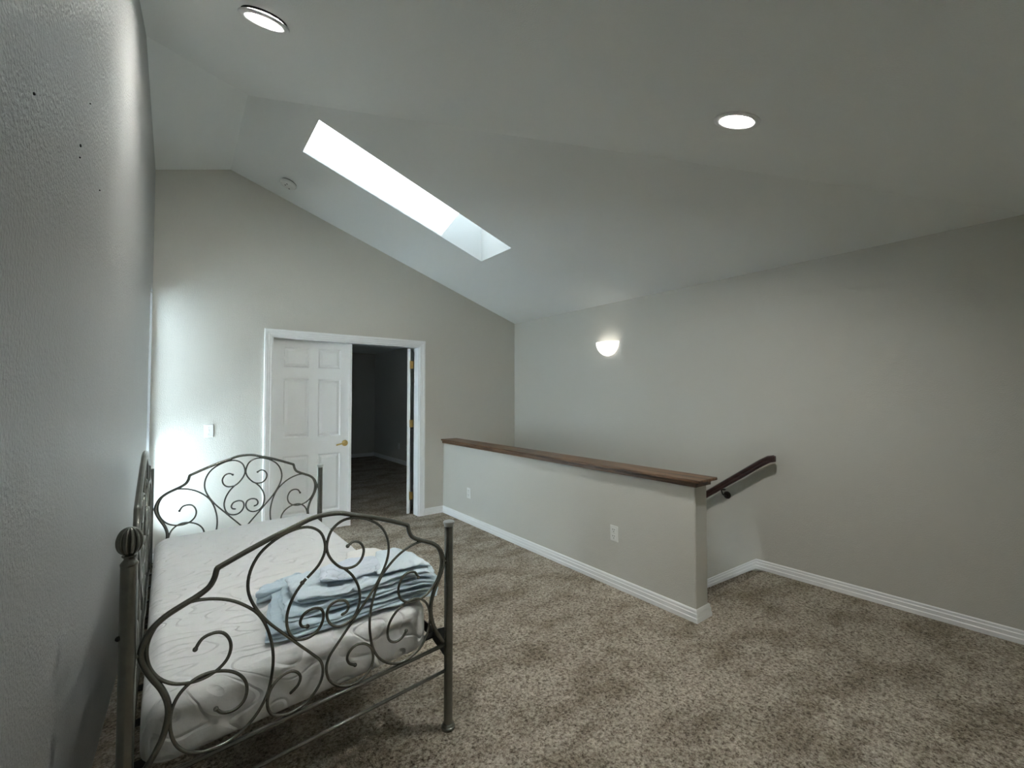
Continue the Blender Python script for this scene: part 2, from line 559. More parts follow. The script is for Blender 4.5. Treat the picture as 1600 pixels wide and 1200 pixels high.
# ---------------------------------------------------------------- skylight shaft, frame and glass
SH = 0.74
def rz(x): return ZR(x)
bm = bmesh.new()
c = [(HX0, HY0), (HX1, HY0), (HX1, HY1), (HX0, HY1)]
for i in range(4):
    a, b_ = c[i], c[(i + 1) % 4]
    quad(bm, (*a, rz(a[0])), (*b_, rz(b_[0])), (*b_, rz(b_[0]) + SH), (*a, rz(a[0]) + SH))
struct('ceiling_skylight_shaft', bm, M_SHAFT, recalc=False)
w2 = None
bm = bmesh.new()
def slab(bm, xa, ya, xb, yb, za, zb):
    t = bmesh.new()
    v = [t.verts.new((x, y, rz(x) + SH + z)) for x in (xa, xb) for y in (ya, yb) for z in (za, zb)]
    for f in ((0, 1, 3, 2), (4, 6, 7, 5), (0, 4, 5, 1), (2, 3, 7, 6), (0, 2, 6, 4), (1, 5, 7, 3)):
        t.faces.new([v[i] for i in f])
    me = bpy.data.meshes.new('tmp'); t.to_mesh(me); t.free(); bm.from_mesh(me); bpy.data.meshes.remove(me)
fw = 0.06
slab(bm, HX0 - fw, HY0 - fw, HX1 + fw, HY0 + 0.004, -0.02, 0.05)
slab(bm, HX0 - fw, HY1 - 0.004, HX1 + fw, HY1 + fw, -0.02, 0.05)
slab(bm, HX0 - fw, HY0 + 0.004, HX0 + 0.004, HY1 - 0.004, -0.02, 0.05)
slab(bm, HX1 - 0.004, HY0 + 0.004, HX1 + fw, HY1 - 0.004, -0.02, 0.05)
w2 = struct('window_2', bm, M_TRIM)
bm = bmesh.new()
slab(bm, HX0, HY0, HX1, HY1, 0.01, 0.016)
obj('window_pane', bm, M_SKYGLASS, w2)
# roof deck round the skylight so no daylight leaks between shaft and ceiling
# ---------------------------------------------------------------- room beyond the double door
DRX0, DRX1, DRY, DRZ = -0.20, 3.76, 10.42, 2.43
Y2 = YB + WT
bm = bmesh.new(); quad(bm, (DRX0, YB + 0.02, 0), (DRX1, YB + 0.02, 0), (DRX1, DRY, 0), (DRX0, DRY, 0)); struct('floor_far_room', bm, M_CARPET)
bm = bmesh.new(); quad(bm, (DRX0, Y2, DRZ), (DRX1, Y2, DRZ), (DRX1, DRY, DRZ), (DRX0, DRY, DRZ)); struct('ceiling_far_room', bm, M_CEIL)
bm = bmesh.new()
quad(bm, (DRX0, DRY, 0), (DRX1, DRY, 0), (DRX1, DRY, DRZ), (DRX0, DRY, DRZ))
QY0, QY1, QZ0, QZ1 = 6.6, 7.4, 1.2, 1.9  # opening for an added, unseen window that brightens the far room
for (ya, yb_, za, zb) in ((Y2, QY0, 0, DRZ), (QY1, DRY, 0, DRZ), (QY0, QY1, 0, QZ0), (QY0, QY1, QZ1, DRZ)):
    quad(bm, (DRX0, ya, za), (DRX0, yb_, za), (DRX0, yb_, zb), (DRX0, ya, zb))
quad(bm, (DRX1, Y2, 0), (DRX1, DRY, 0), (DRX1, DRY, DRZ), (DRX1, Y2, DRZ))
struct('wall_far_room', bm, M_WALL, recalc=False)
bm = bmesh.new()
for a in ((QY0 - .03, QZ0 - .03, QY1 + .03, QZ0 + .02), (QY0 - .03, QZ1 - .02, QY1 + .03, QZ1 + .03), (QY0 - .03, QZ0, QY0 + .02, QZ1), (QY1 - .02, QZ0, QY1 + .03, QZ1)):
    box(bm, DRX0 - 0.05, a[0], a[1], DRX0 + 0.01, a[2], a[3])
w3 = struct('fill_window', bm, M_TRIM)  # added out of view as fill light for the dark room
bm = bmesh.new(); box(bm, DRX0 - 0.03, QY0, QZ0, DRX0 - 0.024, QY1, QZ1); obj('window_pane', bm, M_FILLGLASS, w3)
bm = bmesh.new()
baseboard(bm, [(DRX0, DRY, 0), (DRX1, DRY, 0), (DRX1, Y2, 0)], [(0, -1), (-1, -1), (-1, 0)], s=1.05)
struct('baseboard_far_room', bm, M_TRIM)

# ---------------------------------------------------------------- door casing, jamb and the two leaves
bm = bmesh.new()
CP = [(0, 0.0), (0, 0.011), (0.008, 0.016), (0.020, 0.013), (0.024, 0.017), (0.040, 0.017), (0.044, 0.021), (0.062, 0.021), (0.066, 0.016), (0.066, 0)]
path = [(DX0 + 0.005, 0, -1, 0), (DX0 + 0.005, DZ - 0.005, -1, 1), (DX1 - 0.005, DZ - 0.005, 1, 1), (DX1 - 0.005, 0, 1, 0)]
rings = []
for (x, z, ox, oz) in path:
    rings.append([bm.verts.new((x + ox * a * 1.1, YB - h, z + oz * a * 1.1)) for a, h in CP])
for i in range(3):
    for k in range(len(CP) - 1):
        bm.faces.new((rings[i][k], rings[i][k + 1], rings[i + 1][k + 1], rings[i + 1][k]))
jt = 0.018
box(bm, DX0, YB, 0, DX0 + jt * 0.8, Y2, DZ)
box(bm, DX1 - jt * 0.8, YB, 0, DX1, Y2, DZ)
box(bm, DX0 + jt * 0.8, YB, DZ - jt * 0.8, DX1 - jt * 0.8, Y2, DZ)
struct('trim_1', bm, M_TRIM)

def door_leaf(name, W, H, T=0.035, hand=1):
    """origin at hinge-side bottom; leaf runs along +x, front face at y=0, thickness to +y"""
    bm = bmesh.new()
    cols = [(0.105, 0.345), (0.435, 0.665)]
    rows = [(0.195, 0.80), (0.985, 1.592), (1.705, 1.910)]
    if hand < 0:
        cols = [(W - b_, W - a) for a, b_ in cols][::-1]
    xs = [0] + [v for cc in cols for v in cc] + [W]
    zs = [0] + [v for rr in rows for v in rr] + [H]
    for side in (0, 1):
        y = 0 if side == 0 else T
        sgn = 1 if side == 0 else -1
        for i in range(len(xs) - 1):
            for j in range(len(zs) - 1):
                x0, x1, z0, z1 = xs[i], xs[i + 1], zs[j], zs[j + 1]
                if i % 2 == 1 and j % 2 == 1:
                    prev = None
                    for ins, dep in ((0, 0), (0.012, 0.013), (0.017, 0.013), (0.040, 0.002), (0.044, 0.002)):
                        ring = [bm.verts.new((xx, y + sgn * dep, zz)) for xx, zz in
                                ((x0 + ins, z0 + ins), (x1 - ins, z0 + ins), (x1 - ins, z1 - ins), (x0 + ins, z1 - ins))]
                        if prev:
                            for k in range(4):
                                bm.faces.new((prev[k], prev[(k + 1) % 4], ring[(k + 1) % 4], ring[k]))
                        prev = ring
                    bm.faces.new(prev)
                else:
                    quad(bm, (x0, y, z0), (x1, y, z0), (x1, y, z1), (x0, y, z1))
    quad(bm, (0, 0, 0), (0, T, 0), (0, T, H), (0, 0, H))
    quad(bm, (W, 0, 0), (W, T, 0), (W, T, H), (W, 0, H))
    quad(bm, (0, 0, 0), (W, 0, 0), (W, T, 0), (0, T, 0))
    quad(bm, (0, 0, H), (W, 0, H), (W, T, H), (0, T, H))
    bmesh.ops.remove_doubles(bm, verts=bm.verts, dist=0.0002)
    return struct(name, bm, M_DOOR)

LFY = Y2 - 0.037
HD = 1.985
d1 = door_leaf('door_1', 0.770, HD)
d1.location = (DX0 + 0.017, LFY, 0.010)
# lever handle: rosette and lever
bm = bmesh.new()
lathe(bm, [(0.031, 0), (0.033, 0.004), (0.028, 0.010), (0.014, 0.014), (0.011, 0.045), (0.012, 0.052)], 24,
      frame_mat((0.715, 0.0, 0.90), (0, -1, 0), (1, 0, 0)))
tube(bm, smooth_path([(0.718, -0.050, 0.900), (0.700, -0.056, 0.903), (0.665, -0.056, 0.899), (0.630, -0.055, 0.892), (0.612, -0.052, 0.886)]), 0.0075, 10)
h = obj('door_handle', bm, M_BRASS, d1, smooth=True)
h['label'] = 'brass lever handle'
bm = bmesh.new()
box(bm, 0.752, -0.012, 0.0, 0.782, 0.0, HD, 0.002)
obj('astragal', bm, M_TRIM, d1)

d2 = door_leaf('door_2', 0.770, HD)
d2.location = (DX1 - 0.058, Y2 + 0.012, 0.010)
d2.rotation_euler = (0, 0, R(61))
for z in (0.215, 1.08, 1.79):
    bm = bmesh.new()
    box(bm, -0.003, 0.0, z - 0.045, 0.0, -0.038, z + 0.045)
    tube(bm, [(-0.006, -0.002, z - 0.048), (-0.006, -0.002, z + 0.048)], 0.007, 10)
    box(bm, -0.004, -0.036, z - 0.045, 0.000, -0.004, z + 0.045)
    o = obj('hinge', bm, M_BRASS, d2); o['label'] = 'brass hinge'
bm = bmesh.new()
lathe(bm, [(0.028, 0), (0.028, 0.008), (0.012, 0.012), (0.012, 0.035), (0.026, 0.045), (0.028, 0.058), (0.018, 0.068), (0.002, 0.07)], 20,
      frame_mat((0.705, 0.035, 0.90), (0, 1, 0), (1, 0, 0)))
o = obj('door_handle', bm, M_BRASS, d2, smooth=True); o['label'] = 'brass door knob'

# ---------------------------------------------------------------- wooden cap of the half wall
cap = thing('oak_ledge', 'dark stained oak cap board running along the top of the half wall', 'ledge', (0, 0, 0.845))
bm = bmesh.new()
box(bm, HWX0 - 0.018, HWY - 0.018, 0.0, HWX1 + 0.018, YB - 0.001, 0.030, 0.002)
obj('moulding', bm, M_OAK, cap)
bm = bmesh.new()
box(bm, HWX0 - 0.036, HWY - 0.050, 0.030, HWX1 + 0.042, YB - 0.001, 0.049, 0.004)
obj('board', bm, M_OAK, cap)

# ---------------------------------------------------------------- handrail
hr = thing('stair_handrail', 'dark brown wooden handrail fixed along the right wall above the stairs', 'handrail', (XR(1.6, 0.9), 1.6, 0.9))
hx = -0.088
y_off, z_off = 1.6, 0.9
def rail_pts():
    P = [(hx, 1.530 - y_off, 0.933 - z_off), (hx, 1.565 - y_off, 0.926 - z_off), (hx, 1.62 - y_off, 0.893 - z_off)]
    y = 1.62
    while y < 4.5:
        y += 0.36
        P.append((hx + 0.0, y - y_off, 0.893 - (y - 1.62) * sl - z_off))
    return P
bm = bmesh.new()
P = rail_pts()
PR = [(-0.021, -0.026), (0.021, -0.026), (0.024, -0.012), (0.021, -0.004), (0.026, 0.006), (0.023, 0.019), (0.010, 0.027), (-0.010, 0.027), (-0.023, 0.019), (-0.026, 0.006), (-0.021, -0.004), (-0.024, -0.012)]
rings = []
for i, p in enumerate(P):
    a = Vector(P[min(i + 1, len(P) - 1)]) - Vector(P[max(i - 1, 0)]); a.normalize()
    up = Vector((0, -a.z, a.y))
    rings.append([bm.verts.new(Vector(p) + Vector((1, 0, 0)) * u + up * w) for u, w in PR])
for i in range(len(rings) - 1):
    for k in range(len(PR)):
        bm.faces.new((rings[i][k], rings[i][(k + 1) % len(PR)], rings[i + 1][(k + 1) % len(PR)], rings[i + 1][k]))
bm.faces.new(rings[0]); bm.faces.new(rings[-1][::-1])
smooth_angle(obj('rail', bm, M_RAILWOOD, hr), 40)
bm = bmesh.new()   # return of the rail end to the wall
box(bm, hx - 0.02, 1.520 - y_off, 0.908 - z_off, hx + 0.02, 1.552 - y_off, 0.955 - z_off, 0.008)
obj('rail_end', bm, M_RAILWOOD, hr)
for yb in (1.95, 3.6):
    zb = 0.893 - (yb - 1.62) * sl - 0.026 - z_off
    wallx = XR(yb, 0.5) - hr.location.x
    bm = bmesh.new()
    tube(bm, smooth_path([(hx, yb - y_off, zb), (hx, yb - y_off, zb - 0.02), (hx + 0.03, yb - y_off, zb - 0.055), (wallx - 0.005, yb - y_off, zb - 0.065)]), 0.006, 10)
    box(bm, hx - 0.013, yb - y_off - 0.03, zb - 0.008, hx + 0.013, yb - y_off + 0.03, zb + 0.004, 0.002)
    br = obj('bracket', bm, M_BRONZE, hr)
    bm = bmesh.new()
    lathe(bm, [(0.032, 0), (0.032, 0.006), (0.02, 0.012), (0.008, 0.016)], 20, frame_mat((wallx, yb - y_off, zb - 0.065), (-1, 0, 0), (0, 1, 0)))
    obj('rosette', bm, M_BRONZE, br, smooth=True)

# ---------------------------------------------------------------- recessed ceiling lights
NN = Vector((0, 0.3335, -1)).normalized()       # near slope, facing down into the room
RN = Vector((-0.3342, 0, -1)).normalized()
def can_light(x, y, label, tilt=0.0, drop=0.0):
    z = ZN(y)
    root = thing('ceiling_light', label, 'ceiling light', (x, y, z), 0, 'recessed lights in the sloped ceiling')
    n = NN.copy()
    M = frame_mat((0, 0, 0), n, (1, 0, 0))
    M0 = M.copy()
    if tilt:
        M = M @ Matrix.Rotation(tilt, 4, 'X')
    bm = bmesh.new()
    seg = 48
    def ring_prof(bm, prof, M, close=False):
        rs = [[bm.verts.new(M @ Vector((r * math.cos(2 * math.pi * k / seg), r * math.sin(2 * math.pi * k / seg), z))) for k in range(seg)] for r, z in prof]
        for i in range(len(rs) - 1):
            for k in range(seg):
                bm.faces.new((rs[i][k], rs[i][(k + 1) % seg], rs[i + 1][(k + 1) % seg], rs[i + 1][k]))
        return rs
    Mt = M @ Matrix.Translation((0, 0, drop))
    # ring with a flange and a white reflector cone going up into the can
    ring_prof(bm, [(0.099, 0.0), (0.101, 0.003), (0.098, 0.007), (0.088, 0.008), (0.072, 0.007), (0.068, 0.002), (0.062, -0.022), (0.064, -0.024), (0.074, 0.001), (0.099, -0.001), (0.099, 0.0)], Mt)
    obj('trim_ring', bm, M_TRIM, root, smooth=True)
    bm = bmesh.new()
    rs = ring_prof(bm, [(0.0625, -0.020), (0.050, -0.015), (0.030, -0.011), (0.002, -0.010)], Mt)
    bm.faces.new(rs[-1])
    rs = ring_prof(bm, [(0.0625, -0.020), (0.0625, -0.040), (0.002, -0.040)], Mt)
    bm.faces.new(rs[-1])
    obj('lens', bm, M_LAMP, root, smooth=True)
    bm = bmesh.new()
    rs = ring_prof(bm, [(CANR + (0.004 if drop else 0.001), 0.010 if drop else 0.001), (CANR + 0.001, -0.01), (CANR + 0.001, -0.13), (0.002, -0.13)], M0)  # on the loose lamp the dark lip stands in for the shaded gap
    bm.faces.new(rs[-1])
    obj('housing', bm, M_SLOT, root)
    return root
can_light(0.276, 2.170, 'round recessed light with its trim hanging loose, near the left wall', R(4.5), 0.009)
can_light(2.017, 0.965, 'round recessed light flush in the slope above the open floor at right')

# ---------------------------------------------------------------- smoke detector on the long slope
sd = thing('smoke_detector', 'round white smoke detector on the sloped ceiling left of the skylight', 'smoke detector', (0.794, 4.487, ZR(0.794)))
M = frame_mat((0, 0, 0), RN, (0, 1, 0))
bm = bmesh.new(); lathe(bm, [(0.058, 0.0), (0.058, 0.004), (0.066, 0.005), (0.067, 0.012)], 32, M); obj('mounting_plate', bm, M_SLOT, sd, smooth=False)
bm = bmesh.new(); lathe(bm, [(0.068, 0.010), (0.070, 0.016), (0.068, 0.030), (0.058, 0.040), (0.054, 0.038), (0.050, 0.041), (0.002, 0.043)], 32, M)
smooth_angle(obj('cover', bm, M_PLASTIC, sd), 40)
for (a, b_) in ((0.034, 0.02), (-0.034, -0.012), (0.0, -0.02)):
    bm = bmesh.new()
    lathe(bm, [(0.006, 0.0), (0.006, 0.002)], 12, M @ Matrix.Translation((a, b_, 0.0415)))
    obj('vent_hole', bm, M_SLOT, sd)

# ---------------------------------------------------------------- wall sconce
sx = XR(3.21, 2.0)
sc = thing('wall_sconce', 'glowing white half bowl wall sconce on the right wall', 'wall lamp', (sx, 3.205, 2.008))
bm = bmesh.new()
nu, nv = 32, 12
Rr = 0.148
for shell, k in ((0, 1.0), (1, 0.95)):
    V = [[None] * (nv + 1) for _ in range(nu + 1)]
    for i in range(nu + 1):
        a = math.pi * i / nu                      # from +y round the room side to -y
        for j in range(nv + 1):
            p = (math.pi / 2) * j / nv            # rim to bottom
            r = Rr * k * math.cos(p)
            V[i][j] = bm.verts.new((-math.sin(a) * r * 0.72, math.cos(a) * r, -math.sin(p) * Rr * k * 1.02))
    for i in range(nu):
        for j in range(nv):
            bm.faces.new((V[i][j], V[i + 1][j], V[i + 1][j + 1], V[i][j + 1]))
    if shell == 0: VO = V
    else:
        for i in range(nu):
            bm.faces.new((VO[i][0], VO[i + 1][0], V[i + 1][0], V[i][0]))
bmesh.ops.remove_doubles(bm, verts=bm.verts, dist=0.0003)
obj('glass_bowl', bm, M_SCONCE, sc, smooth=True)
bm = bmesh.new(); box(bm, -0.012, -0.05, -0.10, 0.0, 0.05, -0.01, 0.003); obj('back_plate', bm, M_TRIM, sc)
bm = bmesh.new(); lathe(bm, [(0.012, -0.09), (0.024, -0.07), (0.028, -0.045), (0.022, -0.02), (0.006, -0.006)], 16, Matrix.Translation((-0.052, 0, 0)))
tube(bm, [(-0.008, 0, -0.085), (-0.052, 0, -0.088)], 0.008, 8)
obj('bulb', bm, M_BULB, sc, smooth=True)

# ---------------------------------------------------------------- outlets and switch
def outlet(x, y, z, rot, label, kind='duplex', group=None, cat='outlet', name='wall_outlet'):
    """plate in local xz plane facing -y"""
    root = thing(name, label, cat, (x, y, z), rot, group)
    bm = bmesh.new(); box(bm, -0.036, -0.006, -0.058, 0.036, 0.0, 0.058, 0.003); obj('cover_plate', bm, M_PLASTIC, root)
    if kind == 'duplex':
        for dz in (0.024, -0.024):
            bm = bmesh.new(); box(bm, -0.017, -0.009, dz - 0.018, 0.017, -0.006, dz + 0.018, 0.0012)
            rc = obj('receptacle', bm, M_PLASTIC, root)
            bm = bmesh.new()
            box(bm, -0.010, -0.0095, dz + 0.001, -0.0065, -0.0088, dz + 0.012)
            box(bm, 0.0060, -0.0095, dz + 0.002, 0.0095, -0.0088, dz + 0.011)
            box(bm, -0.003, -0.0095, dz - 0.012, 0.003, -0.0088, dz - 0.006)
            obj('slot', bm, M_SLOT, rc)
        bm = bmesh.new(); lathe(bm, [(0.003, 0), (0.002, 0.001)], 8, frame_mat((0, -0.006, 0), (0, -1, 0), (1, 0, 0))); obj('screw', bm, M_METAL_LIGHT, root)
    elif kind == 'switch':
        bm = bmesh.new(); box(bm, -0.006, -0.008, -0.013, 0.006, -0.006, 0.013, 0.001); box(bm, -0.004, -0.018, 0.0, 0.004, -0.007, 0.009, 0.0012)
        obj('toggle', bm, M_PLASTIC, root)
        for dz in (0.03, -0.03):
            bm = bmesh.new(); lathe(bm, [(0.003, 0), (0.002, 0.001)], 8, frame_mat((0, -0.006, dz), (0, -1, 0), (1, 0, 0))); obj('screw', bm, M_METAL_LIGHT, root)
    else:
        bm = bmesh.new(); box(bm, -0.008, -0.009, -0.008, 0.008, -0.006, 0.008, 0.001); obj('jack', bm, M_SLOT, root)
    return root
outlet(HWX0, 2.20, 0.395, R(-90), 'white duplex outlet low on the half wall, nearer its open end')
outlet(HWX0, 4.27, 0.335, R(-90), 'small white outlet low on the half wall beside the far wall')
outlet(0.229, YB, 1.105, 0, 'white toggle light switch on the far wall left of the door', 'switch', None, 'light switch', 'light_switch')
outlet(DRX1, 8.95, 0.36, R(-90), 'dim outlet in the dark room through the doorway, the left one of two', 'duplex')
outlet(DRX1, 8.55, 0.36, R(-90), 'dim outlet in the dark room through the doorway, the right one of two', 'jack')

# nails left in the near part of the left wall
for (y, z, r, lab) in ((1.451, 2.018, 0.0036, 'dark nail head in the left wall, biggest of the specks'),
                       (1.453, 1.990, 0.0020, 'tiny nail in the left wall just under the biggest nail head'),
                       (1.058, 1.924, 0.0024, 'small dark nail in the left wall, nearest the left edge of the photo'),
                       (1.531, 2.165, 0.0016, 'faint tiny nail in the left wall, highest of the specks'),
                       (1.761, 2.027, 0.0022, 'small nail in the left wall, lowest and farthest along of the specks')):
    bm = bmesh.new(); lathe(bm, [(r, 0), (r, 0.002), (r * 0.4, 0.003)], 12, frame_mat((0, 0, 0), (1, 0, 0), (0, 1, 0)))
    o = obj('nail', bm, M_SLOT); o.location = (XL(y, z), y, z); tag(o, lab, 'nail')

# ---------------------------------------------------------------- daybed
NL = Vector((-0.097, 1.587, 0)); NR = Vector((0.946, 1.706, 0))
FL = Vector((-0.128, 3.560, 0)); FR = Vector((0.909, 3.724, 0))
bed = thing('daybed', 'grey metal daybed frame with scrollwork ends standing along the left wall', 'bed', (0.4, 2.6, 0))
def L(p): return Vector(p) - bed.location
HC = -0.5325
RAIL = [(0.0, 1.003), (0.05, 0.999), (0.098, 0.984), (0.17, 0.962), (0.25, 0.932), (0.323, 0.902), (0.325, 0.895), (0.331, 0.872), (0.345, 0.850), (0.375, 0.832), (0.403, 0.820),
        (0.445, 0.800), (0.474, 0.775), (0.490, 0.746), (0.497, 0.714), (0.489, 0.680), (0.472, 0.642), (0.451, 0.603), (0.437, 0.562), (0.434, 0.523), (0.443, 0.475), (0.459, 0.437), (0.482, 0.400), (0.500, 0.375)]
SA = [(0.374, 0.681), (0.358, 0.705), (0.331, 0.712), (0.306, 0.704), (0.289, 0.680), (0.284, 0.650), (0.294, 0.620), (0.318, 0.599), (0.351, 0.589), (0.388, 0.591), (0.425, 0.605), (0.456, 0.633), (0.476, 0.669), (0.484, 0.708), (0.481, 0.744), (0.467, 0.776), (0.443, 0.801), (0.411, 0.817), (0.376, 0.822), (0.333, 0.814), (0.289, 0.796), (0.249, 0.768), (0.212, 0.730), (0.187, 0.682), (0.171, 0.626), (0.165, 0.574), (0.168, 0.522), (0.178, 0.474), (0.198, 0.433), (0.227, 0.401), (0.263, 0.379), (0.303, 0.370), (0.342, 0.374), (0.380, 0.390), (0.408, 0.418), (0.424, 0.454), (0.430, 0.495), (0.427, 0.530), (0.413, 0.564), (0.388, 0.588), (0.357, 0.599), (0.318, 0.595), (0.279, 0.577), (0.251, 0.548), (0.239, 0.515), (0.243, 0.482), (0.259, 0.464), (0.282, 0.459), (0.305, 0.467), (0.320, 0.485)]
SB = [(0.078, 0.875), (0.099, 0.886), (0.124, 0.877), (0.139, 0.849), (0.131, 0.816), (0.104, 0.796), (0.062, 0.800), (0.026, 0.832), (0.005, 0.871), (0.005, 0.910), (0.023, 0.949), (0.062, 0.972), (0.112, 0.971), (0.163, 0.952), (0.208, 0.918), (0.235, 0.868), (0.240, 0.812), (0.222, 0.757), (0.183, 0.695), (0.131, 0.635), (0.081, 0.579), (0.041, 0.535), (0.015, 0.503), (0.006, 0.468), (0.015, 0.427), (0.045, 0.392), (0.083, 0.374), (0.125, 0.373), (0.164, 0.392), (0.180, 0.428), (0.174, 0.470), (0.150, 0.498), (0.117, 0.508), (0.092, 0.497), (0.080, 0.475), (0.088, 0.452), (0.110, 0.437)]
SCv = [(0.066, 0.798), (0.096, 0.765), (0.119, 0.720), (0.126, 0.674), (0.114, 0.628), (0.087, 0.602), (0.048, 0.598), (0.018, 0.618), (0.006, 0.650), (0.014, 0.679), (0.040, 0.690), (0.070, 0.682), (0.083, 0.660), (0.077, 0.642), (0.060, 0.636)]
RR, RS = 0.0085, 0.0048

def panel(name, A, B, zmap=lambda z: z, broken=False, rr=RR, rs=RS, label=None, zbot=(0.360, 0.250)):
    """scroll panel between posts at A and B (world xy); u measured from the middle"""
    D = (B - A); W = D.length; d = D.normalized()
    nrm = Vector((-d.y, d.x, 0))
    su = W / 1.05
    mid = (A + B) / 2
    def P(u, z, off=0.0): return L(mid + d * (u * su) + Vector((0, 0, zmap(z))) + nrm * off)
    bm = bmesh.new()
    pts = []
    for s in (-1, 1):
        half = smooth_path([(s * u, 0, z) for u, z in RAIL[5:]], 4)
        arc = smooth_path([(s * u, 0, z) for u, z in ([(-0.05, 0.999)] + RAIL[:6])], 4)[4:]
        seq = arc[:-1] + half
        pts.append(seq)
    full = pts[0][::-1] + pts[1][1:]
    tube(bm, [P(p.x, p.z) for p in full], rr, 12, nrm)
    root = obj(name, bm, M_METAL, bed, smooth=True)
    if label: root['label'] = label
    for k, zb in enumerate(zbot):
        bm = bmesh.new()
        tube(bm, [L(A + d * 0.015 + Vector((0, 0, zb))), L(B - d * 0.015 + Vector((0, 0, zb)))], rr * (0.95 if k == 0 else 0.8), 12)
        obj('crossbar', bm, M_METAL, root, smooth=True)
    def scroll(pl_, s, endr=1.5, endballs=(True, True)):
        bm = bmesh.new()
        pp = smooth_path([(s * u, 0, z) for u, z in pl_], 4)
        tube(bm, [P(p.x, p.z, 0.0) for p in pp], rs, 10, nrm)
        if endballs[0]: ball(bm, P(pp[0].x, pp[0].z), rs * endr, 10)
        if endballs[1]: ball(bm, P(pp[-1].x, pp[-1].z), rs * endr, 10)
        return obj('scroll', bm, M_METAL, root, smooth=True)
    for s in (-1, 1):
        scroll(SA, s)
        if broken and s < 0:
            scroll(SB[6:], s, 1.0, (False, True))
            o = scroll([(0.078, 0.788)] + SCv[0:], s, 1.6, (True, True)); o['label'] = 'scroll with its inner curl broken off'
        else:
            scroll(SB, s)
            scroll(SCv, s, 1.0, (False, True))
    # small welds where the rail meets the posts
    for s in (-1, 1):
        bm = bmesh.new()
        tube(bm, [P(s * 0.497, 0.714), P(s * 0.515, 0.714)], rr * 0.8, 8)
        obj('weld', bm, M_METAL, root)
    return root

panel('end_panel', NL, NR, broken=True, label='near end panel with a broken scroll')
panel('end_panel', FL, FR, label='far end panel')
BA, BB = NL.copy(), FL.copy()
panel('back_panel', BA, BB, zmap=lambda z: 0.36 + (z - 0.36) * 1.25, rr=0.010, rs=0.0058, zbot=(0.360,), label='tall back panel beside the wall')

PR_ = 0.0188
def post(p, h, kind, label):
    bm = bmesh.new()
    lathe(bm, [(PR_, 0.012), (PR_, h * 0.5), (PR_, h)], 24, Matrix.Translation(L(p)))
    o = smooth_angle(obj('post', bm, M_METAL, bed), 40)
    o['label'] = label
    bm = bmesh.new()
    lathe(bm, [(0.027, 0.0), (0.029, 0.004), (0.029, 0.012), (0.024, 0.015), (0.024, 0.022), (0.0195, 0.026)], 24, Matrix.Translation(L(p)))
    smooth_angle(obj('foot', bm, M_METAL, o), 40)
    if kind == 'cap':
        bm = bmesh.new()
        lathe(bm, [(0.0195, -0.016), (0.0215, -0.008), (0.0245, 0.0), (0.0245, 0.004), (0.020, 0.007), (0.010, 0.009), (0.001, 0.0095)], 28, Matrix.Translation(L(p + Vector((0, 0, h)))))
        c_ = smooth_angle(obj('cap', bm, M_METAL_LIGHT, o), 50)
        c_['label'] = 'shiny flat cap'
    elif kind == 'finial':
        bm = bmesh.new()
        T_ = Matrix.Translation(L(p + Vector((0, 0, h))))
        lathe(bm, [(0.0195, -0.002), (0.020, 0.004), (0.016, 0.010), (0.0125, 0.014), (0.012, 0.019), (0.0165, 0.023), (0.0165, 0.026)], 28, T_)
        prof = []
        for k in range(1, 20):
            a = math.pi * k / 20
            r = 0.0305 * (math.sin(a) ** 0.85) * (1 - 0.10 * (k / 20 - 0.4))
            prof.append((max(r, 0.0015), 0.026 + 0.0335 * (1 - math.cos(a)) * 1.12))
        lathe(bm, prof, 96, T_, rib=12, ribd=0.26)
        o2 = obj('finial', bm, M_METAL, o, smooth=True)
        bm = bmesh.new(); ball(bm, L(p) + Vector((-0.019, -0.004, 0.775)), 0.007, 10); obj('bolt', bm, M_DARKMETAL, o, smooth=True)
    return o
post(NR, 0.874, 'cap', 'near front post without finial')
post(NL, 0.965, 'finial', 'near back post topped by a ribbed finial')
post(FR, 0.874, 'cap', 'far front post')
post(FL, 0.967, 'none', 'far back post without finial')

# side rails and the mattress support under the mattress
def bar(name, a, b_, w, h, m):
    bm = bmesh.new()
    a, b_ = Vector(a), Vector(b_)
    d = (b_ - a).normalized(); s = Vector((-d.y, d.x, 0)).normalized() * w / 2; u = Vector((0, 0, h / 2))
    vs = [bm.verts.new(L(q)) for q in (a - s - u, a + s - u, a + s + u, a - s + u, b_ - s - u, b_ + s - u, b_ + s + u, b_ - s + u)]
    for f in ((0, 1, 2, 3), (7, 6, 5, 4), (0, 4, 5, 1), (1, 5, 6, 2), (2, 6, 7, 3), (3, 7, 4, 0)):
        bm.faces.new([vs[i] for i in f])
    return obj(name, bm, m, bed)
for (a, b_) in ((NR, FR), (NL, FL)):
    v_ = (b_ - a).normalized()
    bar('side_rail', a + v_ * 0.02 + Vector((0, 0, 0.345)), b_ - v_ * 0.02 + Vector((0, 0, 0.345)), 0.004, 0.045, M_DARKMETAL)
dd = (NR - NL).normalized()
bm = bmesh.new()
tv = [NR + Vector((-0.012, 0.02, 0.445)), NR + Vector((-0.012, 0.02, 0.30)), NR + Vector((-0.016, 0.10, 0.335)), NR + Vector((-0.085, 0.06, 0.39))]
for q in range(2):
    pass
vs = [bm.verts.new(L(q)) for q in (NR + Vector((-0.018, 0.006, 0.43)), NR + Vector((-0.018, 0.006, 0.31)), NR + Vector((-0.020, 0.11, 0.335)), NR + Vector((-0.020, 0.11, 0.375)))]
vs2 = [bm.verts.new(v.co + Vector((0.004, 0, 0))) for v in vs]
bm.faces.new(vs); bm.faces.new(vs2[::-1])
for k in range(4): bm.faces.new((vs[k], vs[(k + 1) % 4], vs2[(k + 1) % 4], vs2[k]))
